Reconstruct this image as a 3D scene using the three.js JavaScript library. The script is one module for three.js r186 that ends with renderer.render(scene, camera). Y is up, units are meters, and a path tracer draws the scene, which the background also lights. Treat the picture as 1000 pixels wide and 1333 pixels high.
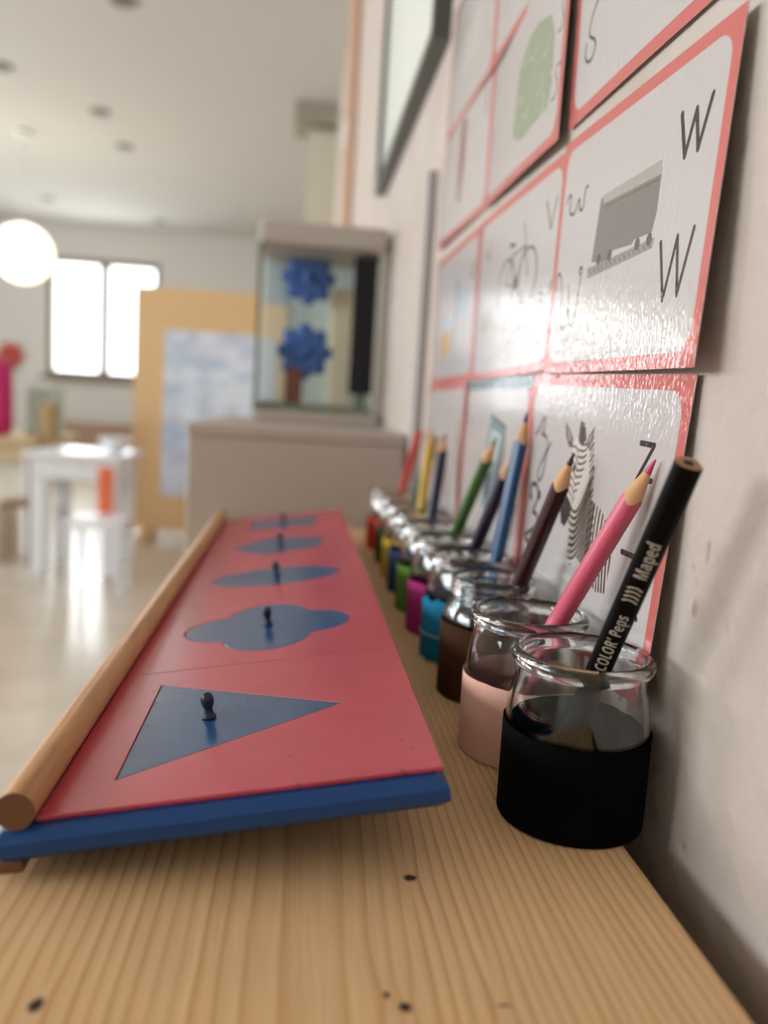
import * as THREE from 'three';
import { RoundedBoxGeometry } from 'three/addons/geometries/RoundedBoxGeometry.js';
import { mergeGeometries } from 'three/addons/utils/BufferGeometryUtils.js';
import { RectAreaLightUniformsLib } from 'three/addons/lights/RectAreaLightUniformsLib.js';

// ---------------------------------------------------------------- camera, sky, light, exposure
const SHELF = 0.62, EYE = SHELF + 0.164, WALL = 0.157;           // shelf top, lens height, face of the card wall (x)
const scene = new THREE.Scene();
const renderer = new THREE.WebGLRenderer({ antialias: true });
renderer.toneMapping = THREE.LinearToneMapping;
renderer.toneMappingExposure = 1.7;
renderer.shadowMap.enabled = true;
const camera = new THREE.PerspectiveCamera(2 * Math.atan(666.5 / 1028.8) * 180 / Math.PI, 1000 / 1333, 0.02, 60);
camera.position.set(0, EYE, 0);
camera.quaternion.setFromRotationMatrix(new THREE.Matrix4().makeBasis(
  new THREE.Vector3(0.99255, 0.06006, 0.106), new THREE.Vector3(-0.04569, 0.99005, -0.13312), new THREE.Vector3(-0.11294, 0.12729, 0.98541)));
camera.focus = 0.34; camera.userData.fStop = 4.5;
scene.add(camera);
scene.background = new THREE.Color(0.9, 0.96, 1.0);
scene.backgroundIntensity = 3.0;
RectAreaLightUniformsLib.init();
const BACK = -9.0, LEFT = -4.6, FRONT = 2.6, CEIL = 2.55;
const WIN = { x0: -2.72, x1: -1.55, y0: 0.95, y1: 2.2 };        // the window in the far wall
const SIDE = [[-7.7, -5.7], [-4.8, -2.8], [-1.4, 1.5]], SY0 = 0.95, SY1 = 2.25;   // windows of the left wall (z ranges); last one unseen, added as fill
function skyLight(name, x, y, z, w, h, tx, ty, tz, i) {
  const l = new THREE.RectAreaLight(new THREE.Color(0.93, 0.97, 1.0), i, w, h);
  l.name = name; l.position.set(x, y, z); scene.add(l); l.lookAt(tx, ty, tz); return l;
}
skyLight('daylight_far_window', (WIN.x0 + WIN.x1) / 2, (WIN.y0 + WIN.y1) / 2, BACK - 0.3, 1.3, 1.4, (WIN.x0 + WIN.x1) / 2, (WIN.y0 + WIN.y1) / 2, 0, 3.4);
for (const [a, b] of SIDE) skyLight('side_daylight_and_fill', LEFT - 0.3, (SY0 + SY1) / 2, (a + b) / 2, b - a + 0.2, SY1 - SY0 + 0.2, 0, (SY0 + SY1) / 2, (a + b) / 2, a < -7 ? 4 : 8);  // the last side light is added fill from the camera side

// ---------------------------------------------------------------- helpers
const V3 = (x, y, z) => new THREE.Vector3(x, y, z);
let seed = 7; const rnd = () => { seed = (seed * 16807) % 2147483647; return seed / 2147483647; };
const taken = new Map();
const numbered = (n) => { const k = taken.get(n) ?? 0; taken.set(n, k + 1); return k ? n + '_' + String(k).padStart(3, '0') : n; };
function mesh(name, geometry, material, parent) {
  const m = new THREE.Mesh(geometry, material); m.castShadow = m.receiveShadow = true;
  m.name = parent ? name : numbered(name); (parent ?? scene).add(m); return m;
}
function tag(o, label, category, group) { o.userData.label = label; o.userData.category = category; if (group) o.userData.group = group; return o; }
function thing(name, label, category, p = [0, 0, 0], group) {
  const g = new THREE.Group(); g.name = numbered(name); g.position.set(...p); scene.add(g); return tag(g, label, category, group);
}
function struct(name, geometry, material, parent) { const m = mesh(name, geometry, material, parent); if (!parent) m.userData.kind = 'structure'; return m; }
const L = (r, g, b) => new THREE.Color().setRGB(r, g, b);
const mat = (c, roughness = 0.6, o = {}) => new THREE.MeshPhysicalMaterial({ color: c, roughness, ...o });
function box(x0, x1, y0, y1, z0, z1, r = 0) {
  const g = r ? new RoundedBoxGeometry(x1 - x0, y1 - y0, z1 - z0, 2, r) : new THREE.BoxGeometry(x1 - x0, y1 - y0, z1 - z0);
  return g.translate((x0 + x1) / 2, (y0 + y1) / 2, (z0 + z1) / 2);
}
const merge = (l) => mergeGeometries(l.map((g) => (g.index ? g.toNonIndexed() : g)));
function planar(g, fu, fv) {                                      // uv from position, in metres or in shares
  const p = g.attributes.position, uv = new Float32Array(p.count * 2);
  for (let i = 0; i < p.count; i++) { uv[2 * i] = fu(p.getX(i), p.getY(i), p.getZ(i)); uv[2 * i + 1] = fv(p.getX(i), p.getY(i), p.getZ(i)); }
  g.setAttribute('uv', new THREE.BufferAttribute(uv, 2)); return g;
}
const hash = (x, y) => { let h = Math.imul(x | 0, 374761393) + Math.imul(y | 0, 668265263); h = Math.imul(h ^ (h >>> 13), 1274126177); return ((h ^ (h >>> 16)) >>> 0) / 4294967295; };
function vnoise(x, y) {
  const i = Math.floor(x), j = Math.floor(y), a = x - i, b = y - j, s = a * a * (3 - 2 * a), t = b * b * (3 - 2 * b);
  const m = (p, q, k) => p + (q - p) * k;
  return m(m(hash(i, j), hash(i + 1, j), s), m(hash(i, j + 1), hash(i + 1, j + 1), s), t);
}
const fbm = (x, y, n = 4) => { let v = 0, a = 0.5; for (let k = 0; k < n; k++) { v += a * vnoise(x, y); x = x * 2.03 + 17.1; y = y * 2.03 + 9.7; a *= 0.5; } return v; };
function texture(w, h, fn, srgb = true) {
  const d = new Uint8Array(w * h * 4);
  for (let y = 0; y < h; y++) for (let x = 0; x < w; x++) {
    const c = fn(x / w, y / h), i = (y * w + x) * 4;
    if (typeof c === 'number') d[i] = d[i + 1] = d[i + 2] = Math.max(0, Math.min(255, c * 255));
    else for (let k = 0; k < 3; k++) d[i + k] = Math.max(0, Math.min(255, c[k]));
    d[i + 3] = 255;
  }
  const t = new THREE.DataTexture(d, w, h); t.magFilter = THREE.LinearFilter; t.minFilter = THREE.LinearFilter;
  t.wrapS = t.wrapT = THREE.RepeatWrapping; if (srgb) t.colorSpace = THREE.SRGBColorSpace; t.needsUpdate = true; return t;
}
const mix3 = (a, b, k) => a.map((v, i) => v + (b[i] - v) * k);
// a pixel of the photograph, carried to the plane z = const
function at(u, v, z) {
  const a = (u - 500) / 1028.8, b = (v - 666.5) / 1028.8;
  const d = [0.99255 * a + 0.04569 * b + 0.11294, 0.06006 * a - 0.99005 * b - 0.12729, 0.106 * a + 0.13312 * b - 0.98541];
  return V3(d[0] * z / d[2], EYE + d[1] * z / d[2], z);
}

// ---------------------------------------------------------------- the room
const plasterBump = texture(512, 512, (x, y) => 0.55 * fbm(x * 60, y * 60, 4) + 0.45 * vnoise(x * 14, y * 14) ** 2, false);
const plasterMap = texture(512, 512, (x, y) => {
  let c = mix3([194, 182, 173], [180, 165, 155], fbm(x * 7 + 3, y * 7, 5) * 1.1 - 0.1);
  const s = fbm(x * 46 + 40, y * 30 + 11, 3); if (s > 0.69) c = mix3(c, [140, 122, 110], Math.min(1, (s - 0.69) * 9));
  return c;
});
const M = {
  plaster: mat(L(1, 1, 1), 0.75, { map: plasterMap, bumpMap: plasterBump, bumpScale: 0.0026 }),
  white: mat(L(0.6, 0.585, 0.545), 0.85),
  ceiling: mat(L(0.6, 0.585, 0.545), 0.9),
  floor: mat(L(0.66, 0.61, 0.54), 0.24, { map: texture(256, 256, (x, y) => mix3([250, 246, 240], [226, 220, 210], fbm(x * 20, y * 20, 4))) }),
  frame: mat(L(0.2, 0.15, 0.11), 0.6),
  glass: mat(L(1, 1, 1), 0.0, { transmission: 1, thickness: 0, ior: 1.45 }),
};
struct('floor', planar(box(LEFT - 0.2, WALL + 0.2, -0.15, 0, BACK - 0.2, FRONT + 0.2), (x, y, z) => x / 2, (x, y, z) => z / 2), M.floor);
struct('ceiling', box(LEFT - 0.2, WALL + 0.2, CEIL, CEIL + 0.15, BACK - 0.2, FRONT + 0.2), M.ceiling);
struct('wall_right', planar(box(WALL, WALL + 0.2, 0, CEIL, BACK, FRONT), (x, y, z) => z / 0.55, (x, y, z) => y / 0.55), M.plaster);
struct('wall_front', box(LEFT, WALL, 0, CEIL, FRONT, FRONT + 0.2), M.white);
struct('wall_back', merge([box(LEFT, WIN.x0, 0, CEIL, BACK - 0.2, BACK), box(WIN.x1, WALL, 0, CEIL, BACK - 0.2, BACK),
  box(WIN.x0, WIN.x1, 0, WIN.y0, BACK - 0.2, BACK), box(WIN.x0, WIN.x1, WIN.y1, CEIL, BACK - 0.2, BACK)]), M.white);
{
  const g = [box(LEFT - 0.2, LEFT, 0, SY0, BACK, FRONT), box(LEFT - 0.2, LEFT, SY1, CEIL, BACK, FRONT)];
  let z = BACK; for (const [a, b] of [...SIDE, [FRONT, 0]]) { g.push(box(LEFT - 0.2, LEFT, SY0, SY1, z, a)); z = b; }
  struct('wall_left', merge(g), M.white);
}
function windowUnit(n, w, h, leaves, place) {
  const g = new THREE.Group(); g.name = 'window_' + n; g.userData.kind = 'structure'; scene.add(g); place(g);
  mesh('window_frame', merge([box(-w / 2, w / 2, 0, 0.06, -0.05, 0.05), box(-w / 2, w / 2, h - 0.06, h, -0.05, 0.05), box(-w / 2, -w / 2 + 0.06, 0.06, h - 0.06, -0.05, 0.05), box(w / 2 - 0.06, w / 2, 0.06, h - 0.06, -0.05, 0.05)]), M.frame, g);
  const s = (w - 0.12) / leaves;
  for (let k = 0; k < leaves; k++) {
    const x = -w / 2 + 0.06 + k * s;
    if (k) mesh('mullion', box(x - 0.05, x + 0.05, 0.06, h - 0.06, -0.04, 0.04), M.frame, g);
    mesh('pane', box(x + (k ? 0.051 : 0), x + s - (k < leaves - 1 ? 0.051 : 0), 0.06, h - 0.06, -0.001, 0.001), M.glass, g);
  }
  mesh('window_sill', box(-w / 2 - 0.04, w / 2 + 0.04, -0.04, 0, 0.0, 0.16), M.frame, g);
}
windowUnit(1, WIN.x1 - WIN.x0, WIN.y1 - WIN.y0, 2, (g) => g.position.set((WIN.x0 + WIN.x1) / 2, WIN.y0, BACK - 0.06));
SIDE.forEach(([a, b], i) => windowUnit(2 + i, b - a, SY1 - SY0, 3, (g) => { g.position.set(LEFT - 0.06, SY0, (a + b) / 2); g.rotation.y = Math.PI / 2; }));  // the last unit is unseen, added to hold the fill light
struct('trim_1', box(WALL - 0.02, WALL, 0, CEIL, -3.55, -2.95), mat(L(0.46, 0.27, 0.17), 0.6));
struct('trim_2', box(-0.02, WALL, 0, 2.42, -5.2, -5.0), mat(L(0.62, 0.58, 0.47), 0.8));
struct('shade_box_3', box(-0.1, WALL, 2.44, CEIL, -5.25, -4.92), mat(L(0.34, 0.31, 0.25), 0.8));  // darker box stands in for the shade at the pillar top

// ---------------------------------------------------------------- the pine shelf
const SX0 = -0.1, SX1 = 0.1352, SZ0 = -1.09, SZ1 = 0.28;
const knots = [[0.0467, -0.259, 0.0021, 0.0016], [-0.063, -0.2021, 0.0017, 0.0022], [0.0322, -0.2028, 0.0008, 0.001], [0.0367, -0.198, 0.0016, 0.0016], [0.0649, -0.1979, 0.003, 0.0003]];
const pineMap = texture(1024, 2048, (x, y) => {
  const X = SX0 + x * (SX1 - SX0), Z = SZ0 + y * (SZ1 - SZ0);
  let wob = (fbm(X * 14 + 5, Z * 5, 3) - 0.45) * 0.012 + (vnoise(X * 60, Z * 9) - 0.5) * 0.0012;
  for (const [kx, kz, , r] of knots) { const d = Math.hypot(X - kx, (Z - kz) * 0.35); wob += 0.0015 * Math.exp(-((d / 0.006) ** 2)) * Math.sign(X - kx + 1e-6); }
  const q = X - 0.012 + wob, s = Math.sqrt(q * q + 0.028 ** 2) / (q > 0 ? 0.0037 : 0.0048) + Math.sin(Z * 2.2 + X * 6) * 0.5;
  const f = s - Math.floor(s), ring = Math.min(1, 0.4 + Math.abs(q) / 0.05) * Math.pow(f, 4) * (f > 0.94 ? (1 - f) / 0.06 : 1);
  let c = mix3([224, 186, 140], [178, 124, 74], ring * (0.55 + 0.45 * hash(Math.floor(s), 3)));
  c = mix3(c, [206, 166, 120], (fbm(X * 300, Z * 12, 3) - 0.4) * 0.55);
  const fib = vnoise(X * 2600, Z * 60); c = c.map((v) => v * (0.965 + 0.07 * fib));
  for (const [kx, kz, rx, rz] of knots) { const d = Math.hypot((X - kx) / rx, (Z - kz) / rz) + (fbm(X * 900, Z * 900, 2) - 0.4) * 0.7; if (d < 1.3) c = mix3(c, [58, 40, 34], Math.min(1, (1.3 - d) * 2.2)); }
  return c;
});
const pine = mat(L(1, 1, 1), 0.5, { map: pineMap, specularIntensity: 0.45 });
const plainWood = mat(L(0.5, 0.33, 0.17), 0.55);
{
  const g = thing('shelf_unit', 'low pine shelf unit with a clear varnished board top beside the wall', 'shelf');
  mesh('top_board', planar(box(SX0, SX1, SHELF - 0.022, SHELF, SZ0, SZ1, 0.0015), (x) => (x - SX0) / (SX1 - SX0), (x, y, z) => (z - SZ0) / (SZ1 - SZ0)), pine, g);
  mesh('side_panel', box(SX0 + 0.004, SX1 - 0.004, 0, SHELF - 0.022, SZ1 - 0.03, SZ1 - 0.01), plainWood, g);
  mesh('side_panel', box(SX0 + 0.004, SX1 - 0.004, 0, SHELF - 0.022, SZ0 + 0.01, SZ0 + 0.03), plainWood, g);
  mesh('back_panel', box(SX1 - 0.012, SX1 - 0.004, 0.04, SHELF - 0.022, SZ0 + 0.03, SZ1 - 0.03), plainWood, g);
  mesh('lower_board', box(SX0 + 0.004, SX1 - 0.012, 0.28, 0.3, SZ0 + 0.03, SZ1 - 0.03), plainWood, g);
  mesh('lower_board', box(SX0 + 0.004, SX1 - 0.012, 0.04, 0.06, SZ0 + 0.03, SZ1 - 0.03), plainWood, g);
}

// ---------------------------------------------------------------- the sloping tray with five metal insets
const trayPose = (o) => { o.position.set(-0.0818, SHELF + 0.0213, -0.261); o.rotation.z = THREE.MathUtils.degToRad(8); return o; };   // local x across, y normal, -z along
const redMap = texture(512, 512, (x, y) => { let c = mix3([194, 62, 82], [182, 57, 75], fbm(x * 10, y * 10, 4)); const d = fbm(x * 30 + 9, y * 30, 3); if (d > 0.7) c = mix3(c, [140, 48, 52], Math.min(1, (d - 0.7) * 12)); return c; });
const blueInsetMap = texture(256, 256, (x, y) => mix3([44, 84, 130], [34, 68, 112], fbm(x * 12, y * 12, 4)));
const enamelBump = texture(256, 256, (x, y) => fbm(x * 40, y * 40, 3), false);
const redEnamel = mat(L(1, 1, 1), 0.25, { map: redMap, ior: 1.9 });
const blueEnamel = mat(L(1, 1, 1), 0.2, { map: blueInsetMap, ior: 1.9 });
const bluePaint = mat(L(0.007, 0.05, 0.18), 0.38, { specularIntensity: 0.7, bumpMap: enamelBump, bumpScale: 0.0002 });
const rodMap = texture(128, 1024, (x, y) => { const n = fbm(x * 9, y * 26, 4), g = vnoise(x * 60, y * 8); return mix3(mix3([206, 154, 100], [172, 118, 68], n), [146, 96, 54], g > 0.72 ? 0.35 : 0); });
const rodWood = mat(L(1, 1, 1), 0.42, { map: rodMap });
const rodEnd = mat(L(0.15, 0.06, 0.022), 0.7);
{
  const g = trayPose(thing('inset_tray', 'long sloping blue wooden tray holding five red metal frames', 'tray'));
  const s = new THREE.Shape(); s.moveTo(-0.0105, -0.0035); s.lineTo(0.1375, -0.0035); s.lineTo(0.1375, 0.7045); s.lineTo(-0.0105, 0.7045);
  const b = new THREE.ExtrudeGeometry(s, { depth: 0.0045, bevelEnabled: true, bevelThickness: 0.0032, bevelSize: 0.0036, bevelOffset: -0.0006, bevelSegments: 1 });
  b.rotateX(-Math.PI / 2).translate(0, -0.0021 - 0.0077, 0);
  mesh('board', planar(b, (x, y, z) => x / 0.1, (x, y, z) => z / 0.1), bluePaint, g);
  const rod = new THREE.CylinderGeometry(0.0066, 0.0066, 0.711, 28, 1, true).rotateX(Math.PI / 2).translate(-0.0046, 0.0050, -0.351);
  const rm = mesh('rail', rod, rodWood, g); rm.userData.label = 'round wooden rail along the low edge';
  for (const z of [0.0045, -0.7065]) mesh('rail_end', new THREE.CircleGeometry(0.0066, 28).rotateY(z < 0 ? Math.PI : 0).translate(-0.0046, 0.0050, z), rodEnd, rm);
  mesh('foot_strip', box(-0.0135, -0.005, -0.0175, -0.013, -0.705, 0.0035, 0.0012), rodEnd, g);
  mesh('rear_support', box(0.1, 0.112, -0.0345, -0.013, -0.66, -0.05), bluePaint, g);
}
const ring = (n, f) => Array.from({ length: n }, (_, i) => f(i / n * 2 * Math.PI));
function quatrefoil() {
  const p = [], c = 25.2, r = 24.8;
  for (let k = 0; k < 4; k++) for (let i = 0; i < 16; i++) { const a = k * Math.PI / 2 - Math.PI / 2 + Math.PI * (i + 0.5) / 16; p.push([70 + c * Math.cos(k * Math.PI / 2) + r * Math.cos(a), 70 + c * Math.sin(k * Math.PI / 2) + r * Math.sin(a)]); }
  return p;
}
const shapes = [
  ['triangle', [[21.4, 21], [108, 71], [21.4, 121]], [50, 71]],
  ['quatrefoil', quatrefoil(), [70, 70]],
  ['ellipse', ring(56, (a) => [71 + 50 * Math.cos(a), 70 + 31 * Math.sin(a)]), [71, 70]],
  ['pentagon', ring(5, (a) => [71 - 48 * Math.cos(a), 70 - 48 * Math.sin(a)]), [71, 70]],
  ['square', [[35, 34], [107, 34], [107, 106], [35, 106]], [71, 70]],
];
const place = { triangle: 'nearest the open end of the tray', quatrefoil: 'between triangle and ellipse', ellipse: 'in the middle of the tray', pentagon: 'between ellipse and square', square: 'beside the taupe cabinet' };
const knobMat = mat(L(0.006, 0.012, 0.04), 0.4);
const knobShape = new THREE.LatheGeometry([[0, 0], [0.0031, 0], [0.0031, 0.0011], [0.0022, 0.0022], [0.0019, 0.0044], [0.0024, 0.0056], [0.0028, 0.0072], [0.0028, 0.0092], [0.0021, 0.0108], [0.0011, 0.0115], [0, 0.0117]].map(([x, y]) => new THREE.Vector2(x, y)), 24);
shapes.forEach(([kind, pts, c], i) => {
  const z0 = i * 140, V = (x, y) => new THREE.Vector2(x / 1000, y / 1000);
  const sq = new THREE.Shape([V(0.15, 0.15), V(139.85, 0.15), V(139.85, 139.85), V(0.15, 139.85)]);
  sq.holes.push(new THREE.Path(pts.map(([x, y]) => V(x, y)).reverse()));
  const opt = { depth: 0.0013, bevelEnabled: true, bevelThickness: 0.0003, bevelSize: 0.0003, bevelOffset: -0.0003, bevelSegments: 1 };
  const lay = (g, up) => planar(g.rotateX(-Math.PI / 2).translate(0, up, -z0 / 1000), (x) => x / 0.14 + i * 0.37, (x, y, z) => z / 0.14 + i * 0.21);
  const fr = trayPose(mesh('stencil_plate', lay(new THREE.ExtrudeGeometry(sq, opt), -0.0019 + 0.0003), redEnamel));
  tag(fr, `square red metal stencil plate with a ${kind} opening, ${place[kind]}`, 'stencil', 'red stencil plates on the tray');
  const k = 0.985, inner = new THREE.Shape(pts.map(([x, y]) => V(c[0] + (x - c[0]) * k, c[1] + (y - c[1]) * k)));
  const it = trayPose(thing('metal_inset', `blue metal ${kind} inset with a small dark knob`, 'inset', [0, 0, 0], 'blue insets in the red plates'));
  mesh('plate', lay(new THREE.ExtrudeGeometry(inner, opt), -0.0019 + 0.0002), blueEnamel, it);
  mesh('knob', knobShape.clone().translate(c[0] / 1000, -0.0001, -(z0 + c[1]) / 1000), knobMat, it);
});

// ---------------------------------------------------------------- jars
const jarGlass = mat(L(0.97, 1.0, 0.985), 0.0, { transmission: 1, thickness: 0.003, ior: 1.5 });
const lathe = (l, n = 72) => new THREE.LatheGeometry(l.map(([x, y]) => new THREE.Vector2(x / 1000, y / 1000)), n);
const yoghurt = lathe([[0, 0.8], [22, 0.8], [24, 0], [27.5, 0.8], [29.3, 3], [29.6, 6], [29.6, 40], [29.2, 46], [27.9, 54], [26.6, 60], [26.0, 63.2], [26.6, 64.2], [28.4, 65.2], [29.2, 67], [29.2, 68.6], [28.3, 70.3], [26.8, 71], [25.2, 70.4], [24.4, 68.4], [23.9, 64.5], [24.4, 60], [25.8, 54], [27, 46], [27.4, 40], [27.4, 8], [26, 5], [22, 4.2], [0, 4.6]]);
const jam = lathe([[0, 0.8], [22, 0.8], [24, 0], [27, 0.8], [28.6, 3], [29, 6], [29, 44], [28.4, 49], [26.6, 53.5], [24.2, 56.4], [23.5, 58.2], [24.3, 59.2], [25.2, 60.1], [24.2, 61.4], [24.2, 62.4], [25.4, 63.4], [24.3, 65], [24.3, 66], [25.4, 67.3], [25.2, 69.6], [24, 71], [22.8, 70.4], [22.2, 68], [21.8, 58], [23, 55], [25, 52], [26.6, 47], [27, 43], [27, 8], [25, 5], [22, 4.2], [0, 4.6]]);
function sleeve(top, bottom, r, wob, k, lo = 0) {                    // a strip of paper round the glass: two skins and the edges between them
  const n = 96, g = lathe([[r, bottom], [r, top], [r + 0.5, top], [r + 0.5, bottom], [r, bottom]], n), p = g.attributes.position;
  for (let i = 0; i < p.count; i++) {
    const a = Math.atan2(p.getZ(i), p.getX(i)), up = p.getY(i) * 1000 > (top + bottom) / 2;
    const w = 1 + (wob / r) * 0.5 * (1 + Math.sin(a * 3 + k) * 0.6 + (vnoise(Math.cos(a) * 4 + k, Math.sin(a) * 4 + (up ? 3 : 0)) - 0.5) * 1.6);
    p.setX(i, p.getX(i) * w); p.setZ(i, p.getZ(i) * w);
    p.setY(i, p.getY(i) + (vnoise(Math.cos(a) * 5 + k * 3, Math.sin(a) * 5) - 0.5) * (up ? wob : lo) * 0.004);
  }
  g.computeVertexNormals(); return g;
}
const paperBump = texture(256, 256, (x, y) => fbm(x * 24, y * 24, 4), false);
const paper = (c, r = 0.75, bs = 0.0004) => mat(c, r, { specularIntensity: 0.12, bumpMap: paperBump, bumpScale: bs });
const jars = [   // x, z, height and unevenness of the paper, its colour, words
  [0.1212, -0.3055, 40, 0.2, L(0.0015, 0.0013, 0.0016), 'black', 0],
  [0.1173, -0.3696, 39, 0.2, L(0.8, 0.46, 0.37), 'salmon pink', 0],
  [0.1192, -0.4484, 44, 0.2, L(0.06, 0.026, 0.014), 'dark brown', 1],
  [0.1203, -0.5165, 42, 1.0, L(0.015, 0.17, 0.3), 'teal blue', 0],
  [0.1189, -0.5812, 39, 0.4, L(0.4, 0.035, 0.17), 'magenta', 0],
  [0.1183, -0.6457, 38, 0.2, L(0.12, 0.24, 0.04), 'green', 0],
  [0.1189, -0.7118, 38, 0.2, L(0.035, 0.055, 0.14), 'navy blue', 0],
  [0.1193, -0.7773, 38, 0.2, L(0.6, 0.4, 0.05), 'yellow', 0],
  [0.1199, -0.8455, 36, 0.2, L(0.03, 0.06, 0.03), 'blackish green', 0],
  [0.1168, -0.9311, 38, 0.2, L(0.55, 0.05, 0.04), 'red', 0],
];
jars.forEach(([x, z, top, wob, col, word, isJam], i) => {
  const g = thing('glass_jar', isJam ? 'glass jam jar with threaded neck and a dark brown paper sleeve' : `small round glass yoghurt jar with a ${word} paper sleeve`, 'jar', [x, SHELF, z], 'jars in a row along the wall');
  mesh('glass', isJam ? jam : yoghurt, jarGlass, g);
  const s = mesh('paper_sleeve', sleeve(top, wob > 0.9 ? -0 + 1.2 : 0.8, isJam ? 29.15 : 29.75, wob, i, wob > 0.9 ? 0.5 : 0), paper(col, 0.8, wob > 0.9 ? 0.0012 : 0.0004), g);
  s.userData.label = `${word} paper wrapped round the glass`;
  if (i === 3) {                                                  // the thread tied round the teal paper
    const pts = ring(64, (a) => V3(0.0312 * Math.cos(a), 0.019 + 0.0018 * Math.sin(a + 1), 0.0312 * Math.sin(a)));
    mesh('thread', new THREE.TubeGeometry(new THREE.CatmullRomCurve3(pts, true), 96, 0.0003, 5, true), mat(L(0.75, 0.72, 0.62), 0.6), g);
  }
});

// ---------------------------------------------------------------- pencils
const R0 = 0.0047, KT = 4.5, NS = 30;
const pr = (a) => R0 * (1 + 0.07 * Math.cos(3 * a));
function strip(rows, closed) {                                     // rows of [radius factor, height] rings -> surface; each row is a function of the angle
  const p = [], uv = [], idx = [];
  rows.forEach((row, j) => { for (let i = 0; i <= NS; i++) { const a = i / NS * 2 * Math.PI, [r, y, v] = row(a); p.push(r * Math.cos(a), y, r * Math.sin(a)); uv.push(1 - i / NS, v ?? y); } });
  for (let j = 0; j < rows.length - 1; j++) for (let i = 0; i < NS; i++) { const a = j * (NS + 1) + i, b = a + NS + 1; idx.push(a, b, a + 1, a + 1, b, b + 1); }
  const g = new THREE.BufferGeometry(); g.setAttribute('position', new THREE.Float32BufferAttribute(p, 3)); g.setAttribute('uv', new THREE.Float32BufferAttribute(uv, 2)); g.setIndex(idx); g.computeVertexNormals(); return g;
}
const coneWood = mat(L(0.62, 0.34, 0.16), 0.65);
function pencil(T, B, paint, lead, words, sharp = true, spin = 0) {
  const t = V3(...T).add(V3(0, SHELF, 0)), b = V3(...B).add(V3(0, SHELF, 0)), len = t.distanceTo(b);
  const g = thing('colouring_pencil', words, 'pencil', b.toArray(), 'colouring pencils standing in the jars');
  g.quaternion.setFromUnitVectors(V3(0, 1, 0), t.clone().sub(b).normalize()).multiply(new THREE.Quaternion().setFromAxisAngle(V3(0, 1, 0), spin));
  if (sharp) {
    mesh('barrel', strip([(a) => [0.0001, 0], (a) => [pr(a), 0], (a) => [pr(a), len - KT * pr(a)]]), paint, g);
    mesh('wood_tip', strip([(a) => [pr(a), len - KT * pr(a)], (a) => [0.0017, len - KT * 0.0017]]), coneWood, g);
    mesh('lead', strip([(a) => [0.0017, len - KT * 0.0017], (a) => [0.0005, len - 0.0012], (a) => [0.0001, len - 0.0008]]), lead, g);
  } else {
    mesh('barrel', strip([(a) => [0.0001, 0, 0], (a) => [pr(a), 0, 0], (a) => [pr(a), len - 0.0003, 1], (a) => [pr(a) - 0.0003, len, 1]]), paint, g);
    mesh('wood_end', strip([(a) => [pr(a) - 0.0003, len], (a) => [0.0019, len]]), mat(L(0.36, 0.2, 0.12), 0.7), g);
    mesh('lead', strip([(a) => [0.0019, len], (a) => [0.0018, len - 0.0005], (a) => [0.0001, len - 0.0005]]), lead, g);
  }
  return g;
}
const gloss = (c) => mat(c, 0.3, { specularIntensity: 0.8 });
function pencilPrint() {
  const c = document.createElement('canvas'); c.width = 256; c.height = 2048; const x = c.getContext('2d');
  x.fillStyle = '#030303'; x.fillRect(0, 0, 256, 2048);
  x.fillStyle = '#a39a8c'; x.strokeStyle = '#a39a8c'; x.textBaseline = 'middle';
  x.translate(128, 0); x.rotate(-Math.PI / 2);                     // the writing runs up the pencil
  x.font = 'bold 62px sans-serif'; x.fillText('Maped', -575, 0);
  x.lineWidth = 9; for (let k = 0; k < 4; k++) { x.beginPath(); x.arc(-650 - k * 24, 0, 27, -1.1, 1.1); x.stroke(); }
  x.font = 'bold 58px sans-serif'; x.fillText("COLOR' Peps", -1140, 0);
  const t = new THREE.CanvasTexture(c); t.colorSpace = THREE.SRGBColorSpace; t.wrapS = THREE.RepeatWrapping; return t;
}
const printMap = pencilPrint();
pencil([0.1275, 0.1529, -0.2463], [0.1175, 0.006, -0.3211], mat(L(1, 1, 1), 0.45, { map: printMap, specularIntensity: 0.2 }), mat(L(0.02, 0.02, 0.02), 0.6), 'black pencil with its blunt end up and pale lettering', false, 1.15);
pencil([0.15, 0.1512, -0.3177], [0.1104, 0.006, -0.3864], gloss(L(0.56, 0.085, 0.14)), gloss(L(0.5, 0.05, 0.12)), 'pink colouring pencil leaning from the salmon pink jar');
pencil([0.14, 0.149, -0.3894], [0.1219, 0.006, -0.4666], gloss(L(0.032, 0.006, 0.006)), gloss(L(0.06, 0.02, 0.015)), 'dark reddish brown colouring pencil leaning from the jam jar');
pencil([0.15, 0.1693, -0.5129], [0.1273, 0.006, -0.5082], gloss(L(0.003, 0.055, 0.15)), gloss(L(0.02, 0.02, 0.16)), 'bright blue colouring pencil standing in the teal blue jar', true, 0.6);
pencil([0.145, 0.1436, -0.5153], [0.12, 0.006, -0.5876], gloss(L(0.015, 0.006, 0.025)), gloss(L(0.03, 0.01, 0.05)), 'dark purple colouring pencil in the magenta jar');
pencil([0.1475, 0.1505, -0.5793], [0.1161, 0.006, -0.6499], gloss(L(0.035, 0.095, 0.01)), gloss(L(0.03, 0.09, 0.02)), 'green colouring pencil leaning from the green jar');
pencil([0.1425, 0.1463, -0.7608], [0.1179, 0.006, -0.6977], gloss(L(0.006, 0.007, 0.035)), gloss(L(0.01, 0.012, 0.05)), 'navy blue colouring pencil in the navy blue jar');
pencil([0.14, 0.1505, -0.824], [0.1187, 0.006, -0.7611], gloss(L(0.6, 0.38, 0.05)), gloss(L(0.6, 0.35, 0.04)), 'yellow colouring pencil in the yellow jar');
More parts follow.
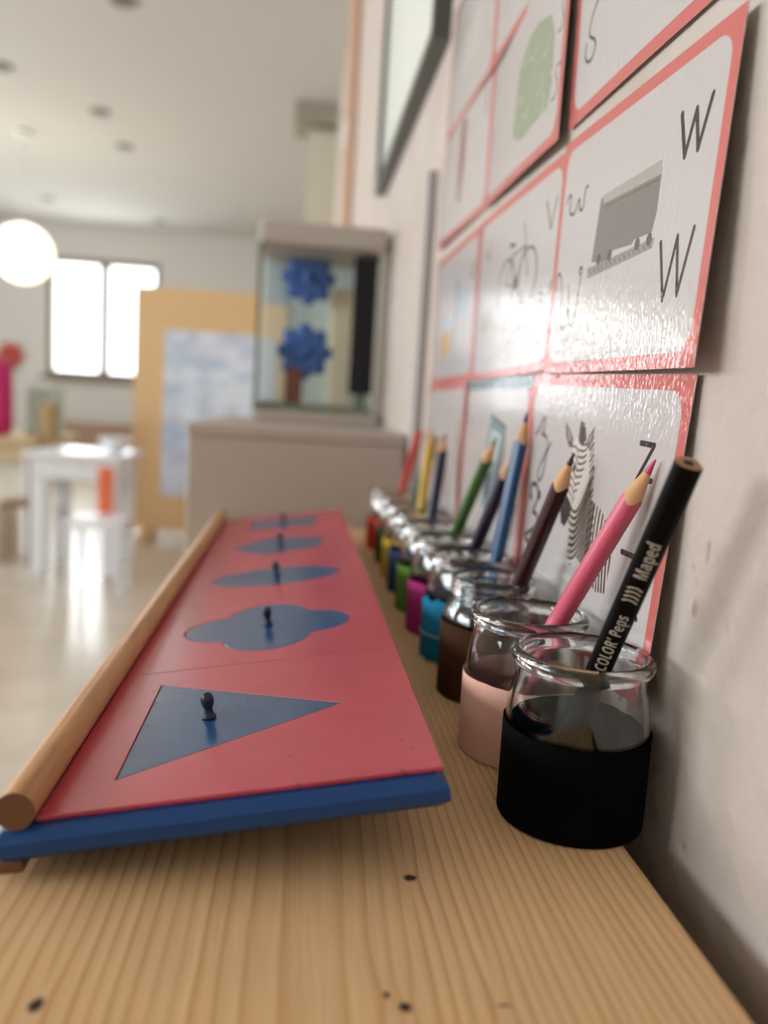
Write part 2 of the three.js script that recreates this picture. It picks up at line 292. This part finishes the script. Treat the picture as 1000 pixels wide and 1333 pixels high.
pencil([0.143, 0.143, -0.812], [0.1185, 0.006, -0.862], gloss(L(0.03, 0.1, 0.06)), gloss(L(0.02, 0.07, 0.05)), 'dark green colouring pencil in the blackish green jar');
pencil([0.15, 0.1402, -0.9831], [0.1114, 0.006, -0.9167], gloss(L(0.55, 0.05, 0.04)), gloss(L(0.5, 0.04, 0.04)), 'red colouring pencil in the red jar', false);

// ---------------------------------------------------------------- alphabet cards on the wall
const CW = 840, CH = 588, Q = 4;                                  // card print, 4 pixels to the millimetre (210 x 147 mm)
function print(draw, border = '#c26863') {
  const c = document.createElement('canvas'); c.width = CW; c.height = CH; const x = c.getContext('2d');
  x.fillStyle = border; x.fillRect(0, 0, CW, CH);
  x.fillStyle = '#bcb5b3'; x.beginPath(); x.roundRect(7 * Q, 7 * Q, CW - 14 * Q, CH - 14 * Q, 12 * Q); x.fill();
  x.lineCap = x.lineJoin = 'round'; draw(x);
  const t = new THREE.CanvasTexture(c); t.colorSpace = THREE.SRGBColorSpace; return t;
}
function line(x, p, w, col, smooth) {
  x.strokeStyle = col; x.lineWidth = w * Q; x.beginPath(); x.moveTo(p[0] * Q, p[1] * Q);
  if (smooth) { let i = 2; for (; i < p.length - 2; i += 2) x.quadraticCurveTo(p[i] * Q, p[i + 1] * Q, (p[i] + p[i + 2]) / 2 * Q, (p[i + 1] + p[i + 3]) / 2 * Q); x.lineTo(p[i] * Q, p[i + 1] * Q); }
  else for (let i = 2; i < p.length; i += 2) x.lineTo(p[i] * Q, p[i + 1] * Q);
  x.stroke();
}
function area(x, p, col) { x.fillStyle = col; x.beginPath(); for (let i = 0; i < p.length; i += 2) x.lineTo(p[i] * Q, p[i + 1] * Q); x.closePath(); x.fill(); }
const INK = '#2c2a2c';
const prints = {
  W(x) {
    line(x, [165, 30, 173, 51, 179, 32, 185, 51, 192, 30], 3, INK); line(x, [160, 87, 170, 115, 177, 87, 184, 114, 192, 86], 2.6, INK);
    line(x, [13, 39, 16, 35, 22, 35, 20, 47, 31, 49, 37, 38, 38, 48, 46, 49, 45, 36, 50, 36], 1.7, INK, 1);
    line(x, [10, 94, 8, 83, 14, 82, 21, 91, 21, 115, 33, 121, 36, 103, 32, 86, 40, 120, 50, 117, 53, 91, 56, 84, 49, 84, 52, 88], 1.6, INK, 1);
    area(x, [74, 48, 151, 50, 151, 71, 148, 80, 128, 80, 125, 82, 101, 81, 91, 86, 69, 83, 71, 68], '#75706c');
    area(x, [77, 47, 150, 46, 151, 53, 78, 52], '#a09b96'); line(x, [79, 54, 149, 55], 0.7, '#5a5652');
    for (let k = 0; k < 9; k++) line(x, [82 + k * 8, 56, 81 + k * 8, 74], 0.25, '#65605c');
    area(x, [63, 86, 152, 83, 151, 88, 65, 92], '#8b8682'); for (let k = 0; k < 14; k++) line(x, [68 + k * 6, 87.6 - k * 0.2, 70 + k * 6, 89.6 - k * 0.2], 1, '#6a6561');
    for (const cx of [80, 96, 132, 146]) { x.fillStyle = '#55514e'; x.beginPath(); x.arc(cx * Q, 83 * Q, 3.2 * Q, 0, 7); x.fill(); }
  },
  V(x) {
    line(x, [178, 25, 190, 47, 197, 27], 1.6, INK); line(x, [201, 84, 191, 110, 180, 86], 1.6, INK);
    x.strokeStyle = '#3c3a3a'; x.lineWidth = 2 * Q; for (const [cx, cy] of [[149, 72], [97, 72]]) { x.beginPath(); x.ellipse(cx * Q, cy * Q, 20 * Q, 21 * Q, 0, 0, 7); x.stroke(); }
    line(x, [132, 29, 140, 44, 149, 72], 1.6, '#4b4848'); line(x, [140, 48, 108, 50, 122, 74, 140, 48], 1.6, '#4b4848'); line(x, [108, 50, 97, 72, 122, 74], 1.4, '#4b4848'); line(x, [101, 40, 113, 42], 3, '#3c3a3a'); x.fillStyle = '#4b4848'; x.beginPath(); x.arc(122 * Q, 74 * Q, 5 * Q, 0, 7); x.fill();
    line(x, [26, 36, 32, 26, 36, 44, 46, 28], 1.4, INK, 1); line(x, [22, 90, 30, 80, 38, 110, 52, 84], 1.4, INK, 1);
  },
  Z(x) {
    line(x, [15, 39, 20, 38, 26, 31, 30, 27, 33, 30, 32, 35, 26, 39, 33, 38, 40, 41, 40, 47, 33, 54, 27, 60, 25, 66, 29, 69, 35, 65, 38, 56, 40, 48, 47, 42], 1.7, INK, 1);
    line(x, [15, 80, 13, 75, 18, 71, 26, 71, 31, 76, 28, 83, 20, 90, 29, 89, 33, 93, 28, 99, 18, 103, 9, 107, 13, 111, 22, 108, 30, 100], 2.6, INK, 1); for (const [a, b, q] of [[32, 77, 3], [15, 80, 2.8], [10, 107, 2.6]]) { x.fillStyle = INK; x.beginPath(); x.arc(a * Q, b * Q, q * Q, 0, 7); x.fill(); }
    line(x, [170, 32, 184, 32, 171, 49, 186, 48], 2.6, INK); line(x, [166, 85, 190, 84, 168, 112, 192, 111], 2.8, INK);
    const clipTo = (p) => { x.beginPath(); for (let i = 0; i < p.length; i += 2) x.lineTo(p[i] * Q, p[i + 1] * Q); x.closePath(); x.clip(); };
    const body = [96, 40, 108, 37, 116, 42, 120, 50, 118, 60, 121, 67, 136, 70, 150, 79, 155, 92, 152, 110, 140, 112, 128, 108, 116, 103, 107, 101, 99, 108, 93, 103, 93, 92, 90, 84, 92, 66];
    area(x, body, '#c9bfb9'); x.save(); clipTo(body);
    for (let k = 0; k < 13; k++) line(x, [88, 74 + k * 4.2, 97, 80 + k * 3.6, 108, 70 + k * 4.2, 118, 52 + k * 4.6, 126, 40 + k * 4.4], 1.9, k % 3 ? '#3a3130' : '#54423c', 1);   // chest and neck
    for (let k = 0; k < 9; k++) line(x, [122 + k * 4.4, 62, 119 + k * 4.4, 80, 121 + k * 4, 96, 127 + k * 3.6, 114], 2, k % 2 ? '#3a3130' : '#4a3c38', 1);   // shoulder and flank
    x.restore();
    for (let k = 0; k < 11; k++) line(x, [110 + k * 0.8, 38 + k * 3, 114 + k * 0.8, 34 + k * 3], 1.6, k % 2 ? '#3c3534' : '#8b817d');   // mane
    const head = [84, 38, 96, 34, 106, 38, 107, 48, 101, 60, 95, 70, 90, 82, 84, 88, 77, 87, 74, 80, 76, 70, 81, 60, 83, 48];
    area(x, head, '#cfc6c1'); x.save(); clipTo(head);
    for (let k = 0; k < 9; k++) { line(x, [80, 42 + k * 4, 89, 40 + k * 4.6, 94, 44 + k * 4.8], 1.2, '#403735', 1); line(x, [94, 38 + k * 4, 101, 40 + k * 3.4, 108, 36 + k * 3.6], 1.2, '#403735', 1); }
    area(x, [72, 70, 82, 69, 92, 76, 90, 90, 72, 90], '#24242b'); x.restore();
    x.fillStyle = '#1d1a1a'; x.beginPath(); x.ellipse(90 * Q, 53 * Q, 2 * Q, 1.5 * Q, 0.4, 0, 7); x.fill();
    area(x, [69, 28, 76, 31, 84, 37, 84, 42, 78, 42, 72, 36], '#5c5251'); area(x, [93, 26, 100, 27, 104, 36, 98, 40, 92, 37], '#4a4343'); area(x, [114, 28, 113, 35, 109, 41, 104, 39, 107, 33], '#6b615f');
    area(x, [72, 30, 78, 34, 81, 39, 77, 38], '#a99c9a'); area(x, [111, 31, 110, 36, 107, 38, 108, 34], '#a99c9a');
    for (let k = 0; k < 3; k++) line(x, [28, 124 + k * 4, 66 - k * 5, 123 + k * 4], 0.8, '#d5d0d2');
  },
  S(x) {
    const leaf = [175, 60, 186, 76, 188, 107, 182, 120, 150, 121, 120, 123, 93, 114, 97, 87, 102, 65, 126, 53, 147, 53]; area(x, leaf, '#949c86');
    x.save(); x.beginPath(); for (let i = 0; i < leaf.length; i += 2) x.lineTo(leaf[i] * Q, leaf[i + 1] * Q); x.clip();
    for (let k = 0; k < 26; k++) { const a = hash(k, 5) * 6.28, cx = 140 + 45 * (hash(k, 1) - 0.5) * 2, cy = 90 + 34 * (hash(k, 2) - 0.5) * 2; line(x, [cx, cy, cx + 9 * Math.cos(a), cy + 9 * Math.sin(a), cx + 16 * Math.cos(a + 1), cy + 14 * Math.sin(a + 1)], 1.2, k % 2 ? '#8f9a79' : '#b9c1a4', 1); }
    x.restore();
    line(x, [203, 100, 196, 98, 194, 104, 200, 110, 198, 118, 190, 118], 1.5, '#5a5658', 1); line(x, [205, 62, 199, 60, 197, 66, 202, 72, 199, 79, 193, 78], 1.5, '#5a5658', 1);
    line(x, [16, 60, 26, 44, 30, 58, 20, 62], 1.6, '#77757b', 1); line(x, [14, 110, 28, 92, 24, 84, 18, 94, 30, 108, 20, 116], 1.8, '#77757b', 1);
  },
  T(x) { line(x, [58, 78, 40, 84, 32, 78, 34, 72, 46, 74, 40, 87, 30, 92, 24, 103, 39, 109, 38, 116, 30, 119, 21, 114, 22, 106], 1.7, INK, 1); area(x, [80, 40, 150, 40, 150, 100, 80, 100], '#b9a58f'); line(x, [176, 40, 176, 62], 2.4, INK); line(x, [168, 44, 185, 44], 2.4, INK); },
  Y(x) {
    x.fillStyle = '#55706f'; x.fillRect(0, 0, CW, 9 * Q);
    area(x, [104, 30, 151, 38, 152, 50, 141, 77, 130, 91, 107, 108, 97, 103, 96, 81, 95, 60], '#7e9298'); area(x, [108, 40, 140, 44, 134, 66, 104, 64], '#b7c1c4'); area(x, [104, 80, 124, 74, 118, 94, 106, 98], '#4d5a60');
    line(x, [104, 30, 151, 38, 152, 50], 2, '#39454a'); line(x, [184, 94, 190, 104, 197, 92], 1.5, INK); line(x, [190, 104, 186, 118], 1.5, INK); line(x, [20, 40, 26, 30, 30, 40, 26, 54], 1.4, INK, 1);
  },
  U(x) { area(x, [40, 50, 110, 44, 112, 116, 42, 120], '#c2b7b4'); area(x, [48, 74, 96, 70, 98, 88, 50, 92], '#aeb9c4'); area(x, [50, 92, 98, 88, 98, 112, 52, 116], '#c79a4e'); line(x, [124, 40, 120, 116], 5, '#4a4648'); area(x, [134, 54, 170, 52, 170, 74, 136, 78], '#a6b6bd'); line(x, [184, 30, 184, 44, 194, 44, 194, 30], 1.6, INK); },
  R(x) { area(x, [92, 30, 116, 34, 118, 80, 106, 118, 94, 112, 90, 70], '#8a5a58'); line(x, [104, 30, 98, 16], 3, '#8b9a78'); line(x, [186, 60, 186, 36, 194, 38, 190, 48, 196, 60], 1.6, INK); line(x, [30, 60, 40, 40, 44, 60], 1.4, INK, 1); },
  X(x) { line(x, [178, 40, 192, 60], 1.6, INK); line(x, [192, 40, 178, 60], 1.6, INK); area(x, [70, 60, 140, 54, 140, 100, 72, 106], '#a08d7c'); line(x, [30, 44, 44, 60], 1.4, INK); line(x, [44, 44, 30, 60], 1.4, INK); },
  P(x) { line(x, [40, 100, 40, 120], 2, '#9a979a'); area(x, [80, 50, 140, 46, 144, 104, 84, 108], '#c9c6c2'); },
  Q(x) { area(x, [70, 60, 150, 58, 150, 100, 72, 104], '#c4c0bc'); line(x, [180, 96, 192, 116], 1.5, '#77757b'); },
};
const lamBump = texture(512, 256, (x, y) => 0.6 * fbm(x * 110, y * 16, 3) + 0.4 * vnoise(x * 260, y * 70), false);
const cardBack = mat(L(0.5, 0.46, 0.43), 0.7);
// corners in order: upper far, upper near, lower near, lower far, each [z, height over the shelf, lift off the wall in mm]
// curl: how the lift grows from the far edge to the near edge (2 = the near edge curls up, 0.5 = the far part rises first)
function card(key, words, corners, belly, curl = 1, border = undefined) {
  const nx = 20, ny = 12, P = [], UV = [], I = [[], []], c = corners.map(([z, y, l]) => [WALL - l / 1000, SHELF + y, z]);
  for (const side of [0, 1]) for (let j = 0; j <= ny; j++) for (let i = 0; i <= nx; i++) {
    const s = i / nx, t = j / ny, q = [0, 1, 2].map((k) => (c[0][k] * (1 - s) + c[1][k] * s) * (1 - t) + (c[3][k] * (1 - s) + c[2][k] * s) * t);
    const e = Math.pow(s, curl); q[0] = (c[0][0] * (1 - e) + c[1][0] * e) * (1 - t) + (c[3][0] * (1 - e) + c[2][0] * e) * t;
    q[0] += -belly / 1000 * Math.sin(Math.PI * s) * Math.sin(Math.PI * (0.15 + 0.7 * t)) + (side ? 0.0004 : 0);
    P.push(...q); UV.push(s, 1 - t);
  }
  const id = (side, i, j) => side * (nx + 1) * (ny + 1) + j * (nx + 1) + i;
  for (let j = 0; j < ny; j++) for (let i = 0; i < nx; i++) {
    I[0].push(id(0, i, j), id(0, i, j + 1), id(0, i + 1, j), id(0, i + 1, j), id(0, i, j + 1), id(0, i + 1, j + 1));
    I[1].push(id(1, i, j), id(1, i + 1, j), id(1, i, j + 1), id(1, i + 1, j), id(1, i + 1, j + 1), id(1, i, j + 1));
  }
  const rim = (a, b) => { I[1].push(id(0, ...a), id(0, ...b), id(1, ...a), id(0, ...b), id(1, ...b), id(1, ...a)); };
  for (let i = 0; i < nx; i++) { rim([i, 0], [i + 1, 0]); rim([i + 1, ny], [i, ny]); }
  for (let j = 0; j < ny; j++) { rim([nx, j], [nx, j + 1]); rim([0, j + 1], [0, j]); }
  const g = new THREE.BufferGeometry(); g.setAttribute('position', new THREE.Float32BufferAttribute(P, 3)); g.setAttribute('uv', new THREE.Float32BufferAttribute(UV, 2));
  g.setIndex([...I[0], ...I[1]]); g.addGroup(0, I[0].length, 0); g.addGroup(I[0].length, I[1].length, 1); g.computeVertexNormals();
  const m = mesh('alphabet_card', g, [mat(L(1, 1, 1), 0.12, { map: print(prints[key], border), bumpMap: lamBump, bumpScale: 0.00024 }), cardBack]);
  return tag(m, words, 'card', 'laminated alphabet cards on the wall');
}
card('Z', 'laminated red-bordered alphabet card with a zebra', [[-0.5228, 0.1941, 2], [-0.2986, 0.1854, 3], [-0.3045, 0.046, 9], [-0.514, 0.048, 4]], 0, 1.8);
card('W', 'laminated red-bordered alphabet card with a grey railway wagon', [[-0.4858, 0.3284, 4.5], [-0.287, 0.3163, 5], [-0.2846, 0.1868, 12], [-0.4925, 0.1932, 5]], 0, 2);
card('V', 'laminated red-bordered alphabet card with a bicycle', [[-0.727, 0.3365, 0.8], [-0.484, 0.326, 3], [-0.489, 0.195, 3.3], [-0.729, 0.1947, 0.8]], 0, 0.55);
card('S', 'laminated red-bordered alphabet card with a green lettuce', [[-0.712, 0.488, 2], [-0.502, 0.484, 5], [-0.4936, 0.3337, 8], [-0.7071, 0.3438, 3.5]], 2);
card('T', 'laminated red-bordered alphabet card showing a looped cursive capital T', [[-0.497, 0.487, 2], [-0.288, 0.478, 2], [-0.29, 0.331, 2], [-0.4897, 0.3382, 2.5]], 1);
card('Y', 'laminated alphabet card with a teal upper edge and a blue-grey picture', [[-0.733, 0.1965, 1], [-0.5245, 0.1935, 1], [-0.526, 0.05, 3], [-0.736, 0.05, 3]], 1);
card('X', 'laminated alphabet card behind the yellow and navy pencils', [[-0.955, 0.197, 1.5], [-0.738, 0.196, 2], [-0.74, 0.05, 3], [-0.953, 0.05, 3]], 1);
card('U', 'laminated alphabet card with a blue and ochre picture next to the bicycle card', [[-0.955, 0.34, 0.8], [-0.73, 0.336, 0.9], [-0.728, 0.196, 0.9], [-0.95, 0.197, 0.8]], 0, 0.6);
card('R', 'laminated alphabet card with a dull red picture next to the lettuce card', [[-0.945, 0.492, 2], [-0.716, 0.49, 1.2], [-0.713, 0.346, 1.5], [-0.94, 0.352, 5]], 2);
card('P', 'pale laminated alphabet card directly above the lettuce card', [[-0.712, 0.605, 3], [-0.5, 0.602, 2], [-0.498, 0.455, 4], [-0.707, 0.458, 6]], 1);
card('Q', 'pale laminated alphabet card directly above the dull red picture card', [[-0.94, 0.61, 2], [-0.718, 0.606, 3], [-0.716, 0.462, 3.5], [-0.938, 0.47, 3.5]], 1);

// ---------------------------------------------------------------- further along the wall
{
  const g = thing('whiteboard', 'wall-mounted pale board with a dark thin metal frame', 'whiteboard', [WALL, SHELF + 0.6, -0.98]);
  const bar = mat(L(0.07, 0.075, 0.062), 0.35);
  mesh('panel', box(-0.012, -0.002, 0.012, 0.9, -0.7, -0.012), mat(L(0.85, 0.88, 0.82), 0.2), g);
  mesh('frame_bar', box(-0.022, 0, 0, 0.9, -0.014, 0), bar, g); mesh('frame_bar', box(-0.022, 0, 0, 0.014, -0.712, -0.014), bar, g);
  mesh('frame_bar', box(-0.022, 0, 0.014, 0.9, -0.712, -0.7), bar, g); mesh('frame_bar', box(-0.022, 0, 0.886, 0.9, -0.7, -0.014), bar, g);
}
tag(mesh('wall_strip', box(WALL - 0.012, WALL, SHELF + 0.02, SHELF + 0.46, -1.035, -1.005, 0.002), mat(L(0.42, 0.38, 0.37), 0.5)), 'narrow vertical grey strip on the wall beyond the cards', 'trunking');  // narrow grey upright strip on the wall
{
  const p = at(445, 230, -3.9), g = thing('light_switch', 'small white light switch on the wooden wall trim', 'switch', [WALL - 0.021, p.y, -3.3]);
  mesh('plate', box(-0.008, 0.001, -0.045, 0.045, -0.045, 0.045, 0.003), mat(L(0.85, 0.85, 0.85), 0.4), g); mesh('rocker', box(-0.012, -0.007, -0.025, 0.025, -0.02, 0.02, 0.002), mat(L(0.85, 0.85, 0.85), 0.3), g);
}

// ---------------------------------------------------------------- taupe cabinet and the glass case on it
const taupe = mat(L(0.46, 0.385, 0.325), 0.5), taupe2 = mat(L(0.44, 0.38, 0.33), 0.5);
const CZ = -1.1, CT = 0.752;
{
  const g = thing('cabinet', 'taupe painted cabinet standing at the end of the pine shelf', 'cabinet', [0, 0, CZ]);
  mesh('body', box(-0.148, 0.15, 0, CT - 0.016, -0.66, -0.002, 0.003), taupe, g);
  mesh('top_panel', box(-0.15, 0.152, CT - 0.016, CT, -0.665, 0, 0.003), taupe, g);
}
const KX0 = -0.084, KX1 = 0.150, KZ = -1.48, KB = CT, KH = 1.111;
{
  const g = thing('display_case', 'taupe display case with a glass front on the taupe cabinet', 'display case', [0, 0, KZ]);
  mesh('hood', box(KX0, KX1, KH - 0.042, KH, -0.2, 0, 0.008), taupe2, g);
  mesh('base', box(KX0, KX1, KB, KB + 0.022, -0.2, 0, 0.003), taupe2, g);
  const post = mat(L(0.14, 0.16, 0.09), 0.5);
  mesh('post', box(KX0, KX0 + 0.008, KB + 0.022, KH - 0.042, -0.01, 0), post, g);
  mesh('post', box(KX1 - 0.014, KX1, KB + 0.022, KH - 0.042, -0.02, 0), mat(L(0.42, 0.4, 0.34), 0.5), g);
  mesh('back_panel', box(KX0, KX1, KB + 0.022, KH - 0.042, -0.2, -0.19), mat(L(0.72, 0.8, 0.78), 0.95, { transmission: 0.6, thickness: 0 }), g);
  mesh('glass_front', box(KX0 + 0.008, KX1 - 0.014, KB + 0.022, KH - 0.046, -0.006, -0.004), mat(L(1, 1, 1), 0, { transmission: 1, thickness: 0, ior: 1.45, specularIntensity: 0.4 }), g);
}
const CF = KB + 0.022;                                             // floor of the case
tag(mesh('moss_mat', box(KX0 + 0.004, KX1 - 0.016, CF, CF + 0.012, -1.668, -1.495, 0.003), mat(L(0.16, 0.19, 0.11), 0.9)), 'grey-green mat on the floor of the display case', 'mat');
function blueFlower(px, py, r, z, words) {
  const p = at(px, py, z), g = thing('paper_flower', words, 'ornament', [p.x, p.y, z], 'blue ornaments in the display case'), m = mat(L(0.02, 0.1, 0.36), 0.6);
  for (let k = 0; k < 8; k++) { const a = k / 8 * 2 * Math.PI, e = new THREE.SphereGeometry(r * 0.42, 14, 10).scale(1.1, 0.75, 0.35).translate(r * 0.55, 0, 0).rotateZ(a); mesh('petal', e, m, g); }
  mesh('centre', new THREE.SphereGeometry(r * 0.3, 14, 10), m, g);
  mesh('thread', box(-0.0006, 0.0006, 0, KH - 0.046 - p.y, -0.0006, 0.0006), mat(L(0.2, 0.22, 0.25), 0.6), g);
}
blueFlower(402, 362, 0.054, -1.62, 'blue paper flower hanging near the hood of the display case');
blueFlower(396, 458, 0.054, -1.55, 'blue paper flower hanging lower down in the display case');
{
  const a = at(459, 335, -1.54), b = at(489, 495, -1.54);
  const g = thing('loudspeaker', 'tall narrow black box upright in the display case', 'loudspeaker', [(a.x + b.x) / 2, CF + 0.012, -1.55]), w = 0.022, m = mat(L(0.002, 0.003, 0.006), 0.8, { specularIntensity: 0.2 });
  mesh('body', box(-w, w, 0.026, a.y - CF - 0.012, -0.02, 0.02, 0.003), m, g); mesh('foot', box(-w * 0.4, w * 0.4, 0, 0.027, -0.012, 0.012), mat(L(0.16, 0.19, 0.12), 0.7), g);
}
function block(name, words, cat, u0, v0, u1, v1, z, d, m) {
  const a = at(u0, v0, z), b = at(u1, v1, z), lo = Math.max(CF + 0.012, Math.min(a.y, b.y));
  return tag(mesh(name, box(a.x, b.x, CF + 0.012, Math.max(a.y, lo + 0.01), z - d, z, 0.004), m), words, cat);
}
block('cream_card', 'upright cream card behind the hanging flowers', 'card', 432, 375, 456, 520, -1.64, 0.01, mat(L(0.85, 0.75, 0.52), 0.8));
block('ochre_card', 'upright ochre card in the left corner of the case', 'card', 342, 395, 372, 480, -1.65, 0.01, mat(L(0.8, 0.66, 0.42), 0.8));
block('rust_figure', 'small rust brown block on the green mat', 'figure', 372, 478, 392, 525, -1.53, 0.03, mat(L(0.16, 0.045, 0.02), 0.7));
block('white_cup', 'small bluish white cup near the case corner post', 'cup', 338, 440, 358, 528, -1.52, 0.02, mat(L(0.62, 0.72, 0.76), 0.5));
block('white_card', 'pale blue-white card near the hood of the case', 'card', 346, 335, 372, 400, -1.66, 0.006, mat(L(0.5, 0.58, 0.58), 0.8));

// ---------------------------------------------------------------- the far part of the room
{
  const p = at(30, 330, -6), g = thing('pendant_lamp', 'lit round white globe pendant lamp', 'lamp', [p.x, p.y, -6]), r = 0.2;
  mesh('globe', new THREE.SphereGeometry(r, 40, 28), mat(L(0.9, 0.88, 0.8), 0.5, { emissive: L(1, 0.9, 0.68), emissiveIntensity: 1.6 }), g);
  mesh('cord', new THREE.CylinderGeometry(0.004, 0.004, CEIL - p.y - r, 8).translate(0, r + (CEIL - p.y - r) / 2, 0), mat(L(0.6, 0.6, 0.58), 0.6), g);
  mesh('ceiling_rose', new THREE.CylinderGeometry(0.05, 0.06, 0.03, 24).translate(0, CEIL - p.y - 0.015, 0), mat(L(0.7, 0.7, 0.68), 0.5), g);
  const l = new THREE.PointLight(new THREE.Color(1, 0.88, 0.66), 0.3); l.position.set(p.x, p.y, -6); l.shadow.radius = 10; l.castShadow = true; l.name = 'globe_light'; scene.add(l);
}
{
  const z = -4.4, g = thing('room_divider', 'tall light wooden room divider panel standing on the floor', 'divider', [0, 0, z]), m = mat(L(0.74, 0.5, 0.26), 0.5);
  mesh('panel', box(-0.885, -0.16, 0.06, 1.36, -0.04, 0, 0.004), m, g); mesh('top_rail', box(-0.2, -0.16, 1.36, 1.44, -0.04, 0), m, g);
  for (const x of [-0.8, -0.26]) mesh('foot', box(x - 0.03, x + 0.03, 0, 0.06, -0.2, 0.16, 0.004), m, g);
  const c = texture(256, 512, (x, y) => mix3(mix3([228, 240, 250], [176, 200, 222], Math.min(1, Math.max(0, fbm(x * 7, y * 12, 4) * 2.4 - 0.8))), [214, 196, 220], vnoise(x * 3, y * 4) * 0.3));
  tag(mesh('drawing_sheet', planar(box(-0.725, -0.235, 0.66, 1.143, z + 0.0005, z + 0.004), (x) => (x + 0.73) / 0.5, (x, y) => y / 0.9), mat(L(1, 1, 1), 0.6, { map: c })), 'large pale blue drawing sheet pinned high on the wooden divider', 'drawing');
  tag(mesh('drawing_sheet', planar(box(-0.73, -0.42, 0.25, 0.655, z + 0.0005, z + 0.004), (x) => (x + 0.73) / 0.5, (x, y) => y / 0.9), mat(L(0.9, 0.92, 0.97), 0.6, { map: c })), 'pale blue drawing sheet pinned low on the wooden divider', 'drawing');
}
function table(words, x0, x1, z0, z1, h, top, leg, w = 0.05) {
  const g = thing('table', words, 'table', [0, 0, 0], 'low classroom tables');
  mesh('tabletop', box(x0, x1, h - 0.03, h, z0, z1, 0.008), top, g);
  mesh('apron', box(x0 + 0.03, x1 - 0.03, h - 0.11, h - 0.03, z0 + 0.03, z1 - 0.03), top, g);
  for (const x of [x0 + 0.03, x1 - 0.03 - w]) for (const z of [z0 + 0.03, z1 - 0.03 - w]) mesh('leg', box(x, x + w, 0, h - 0.1, z, z + w, 0.006), leg, g);
}
const whiteGloss = mat(L(0.8, 0.82, 0.86), 0.3), beech = mat(L(0.6, 0.45, 0.26), 0.5), darkWood = mat(L(0.25, 0.15, 0.09), 0.55);
table('white low square table near the wooden divider', -1.13, -0.72, -3.85, -3.4, 0.53, whiteGloss, whiteGloss, 0.06);
table('beech low table beside the white table', -2.3, -1.22, -4.6, -3.9, 0.55, beech, whiteGloss, 0.05);
{
  const p = at(150, 596, -3.55), g = thing('bowl', 'white round bowl on the white table', 'bowl', [p.x, 0.53, -3.56]);
  mesh('body', lathe([[0, 0], [30, 0], [32, 6], [62, 40], [70, 66], [66, 66], [56, 40], [28, 10], [0, 9]], 40), whiteGloss, g);
}
{
  const a = at(128, 608, -3.3), b = at(147, 672, -3.3), x0 = a.x, x1 = b.x, m = mat(L(0.75, 0.16, 0.06), 0.5);
  const g = thing('chair', 'small orange chair drawn up to the white table', 'chair', [(x0 + x1) / 2, 0, -3.3]);
  mesh('backrest', box(-0.03, 0.03, 0.3, a.y, -0.012, 0.012, 0.006), m, g); mesh('seat', box(-0.11, 0.11, 0.27, 0.295, -0.012, 0.2, 0.008), whiteGloss, g);
  for (const x of [-0.1, 0.085]) for (const z of [-0.008, 0.18]) mesh('leg', box(x, x + 0.018, 0, 0.27, z, z + 0.018), whiteGloss, g);
}
{
  const g = thing('chair', 'small dark brown wooden chair beside the white table', 'chair', [-1.21, 0, -3.7]);
  mesh('seat', box(-0.09, 0.06, 0.26, 0.285, -0.08, 0.08, 0.006), darkWood, g); mesh('backrest', box(0.035, 0.06, 0.36, 0.54, -0.08, 0.08, 0.006), darkWood, g);
  for (const x of [-0.088, 0.035]) for (const z of [-0.075, 0.05]) mesh('leg', box(x, x + 0.025, 0, x > 0 ? 0.4 : 0.262, z, z + 0.025), darkWood, g);
}
{
  const g = thing('low_bench', 'brown wooden low cupboard standing under the far window', 'bench', [0, 0, BACK + 0.24]);
  mesh('body', box(-2.62, -1.5, 0.06, 0.42, -0.2, 0.2, 0.006), mat(L(0.3, 0.19, 0.12), 0.6), g); mesh('top', box(-2.66, -1.46, 0.42, 0.46, -0.22, 0.22, 0.006), mat(L(0.34, 0.2, 0.12), 0.5), g);
  for (const x of [-2.56, -1.62]) mesh('foot', box(x, x + 0.06, 0, 0.06, -0.18, 0.18), darkWood, g);
}
{
  const p = at(45, 512, -4.2); tag(mesh('storage_box', box(p.x - 0.07, p.x + 0.09, 0.55, 0.8, -4.4, -4.26, 0.012), mat(L(0.5, 0.64, 0.54), 0.6)), 'mint green storage box on the beech table', 'box');
  const q = at(2, 512, -4.1); tag(mesh('magenta_bag', box(q.x - 0.16, q.x + 0.04, 0.55, 0.92, -4.18, -4.02, 0.04), mat(L(0.6, 0.012, 0.19), 0.6)), 'magenta bag standing on the beech table', 'bag');
  const s = at(76, 560, -4.2); tag(mesh('wooden_block', box(s.x - 0.03, s.x + 0.03, 0.55, 0.72, -4.1, -4.0, 0.004), mat(L(0.42, 0.29, 0.12), 0.6)), 'ochre wooden board upright at the end of the beech table', 'board');
  const t = at(10, 462, -8.9), g = thing('wall_flower', 'red paper flower on the far wall', 'decoration', [t.x, t.y, BACK]);
  for (let k = 0; k < 6; k++) mesh('petal', new THREE.SphereGeometry(0.07, 14, 10).scale(1, 0.7, 0.2).translate(0.08, 0, 0.02).rotateZ(k / 6 * 6.283), mat(L(0.42, 0.05, 0.03), 0.7), g);
}
for (const [u, v] of [[130, 145], [162, 190], [62, 258], [208, 288], [160, 0], [0, 85]]) {
  const d = at(u, v, -1).sub(camera.position), k = (CEIL - EYE) / d.y, g = thing('ceiling_spot', 'small round grey recessed ceiling spot, unlit', 'ceiling light', [d.x * k, CEIL, d.z * k], 'unlit ceiling spots');
  mesh('rim', lathe([[38, 0], [62, 0], [60, -9], [44, -9], [38, 0]], 28), mat(L(0.25, 0.23, 0.21), 0.95), g);
  mesh('reflector', new THREE.CylinderGeometry(0.04, 0.04, 0.004, 24).translate(0, -0.003, 0), mat(L(0.2, 0.19, 0.18), 0.95), g);
}

renderer.render(scene, camera);
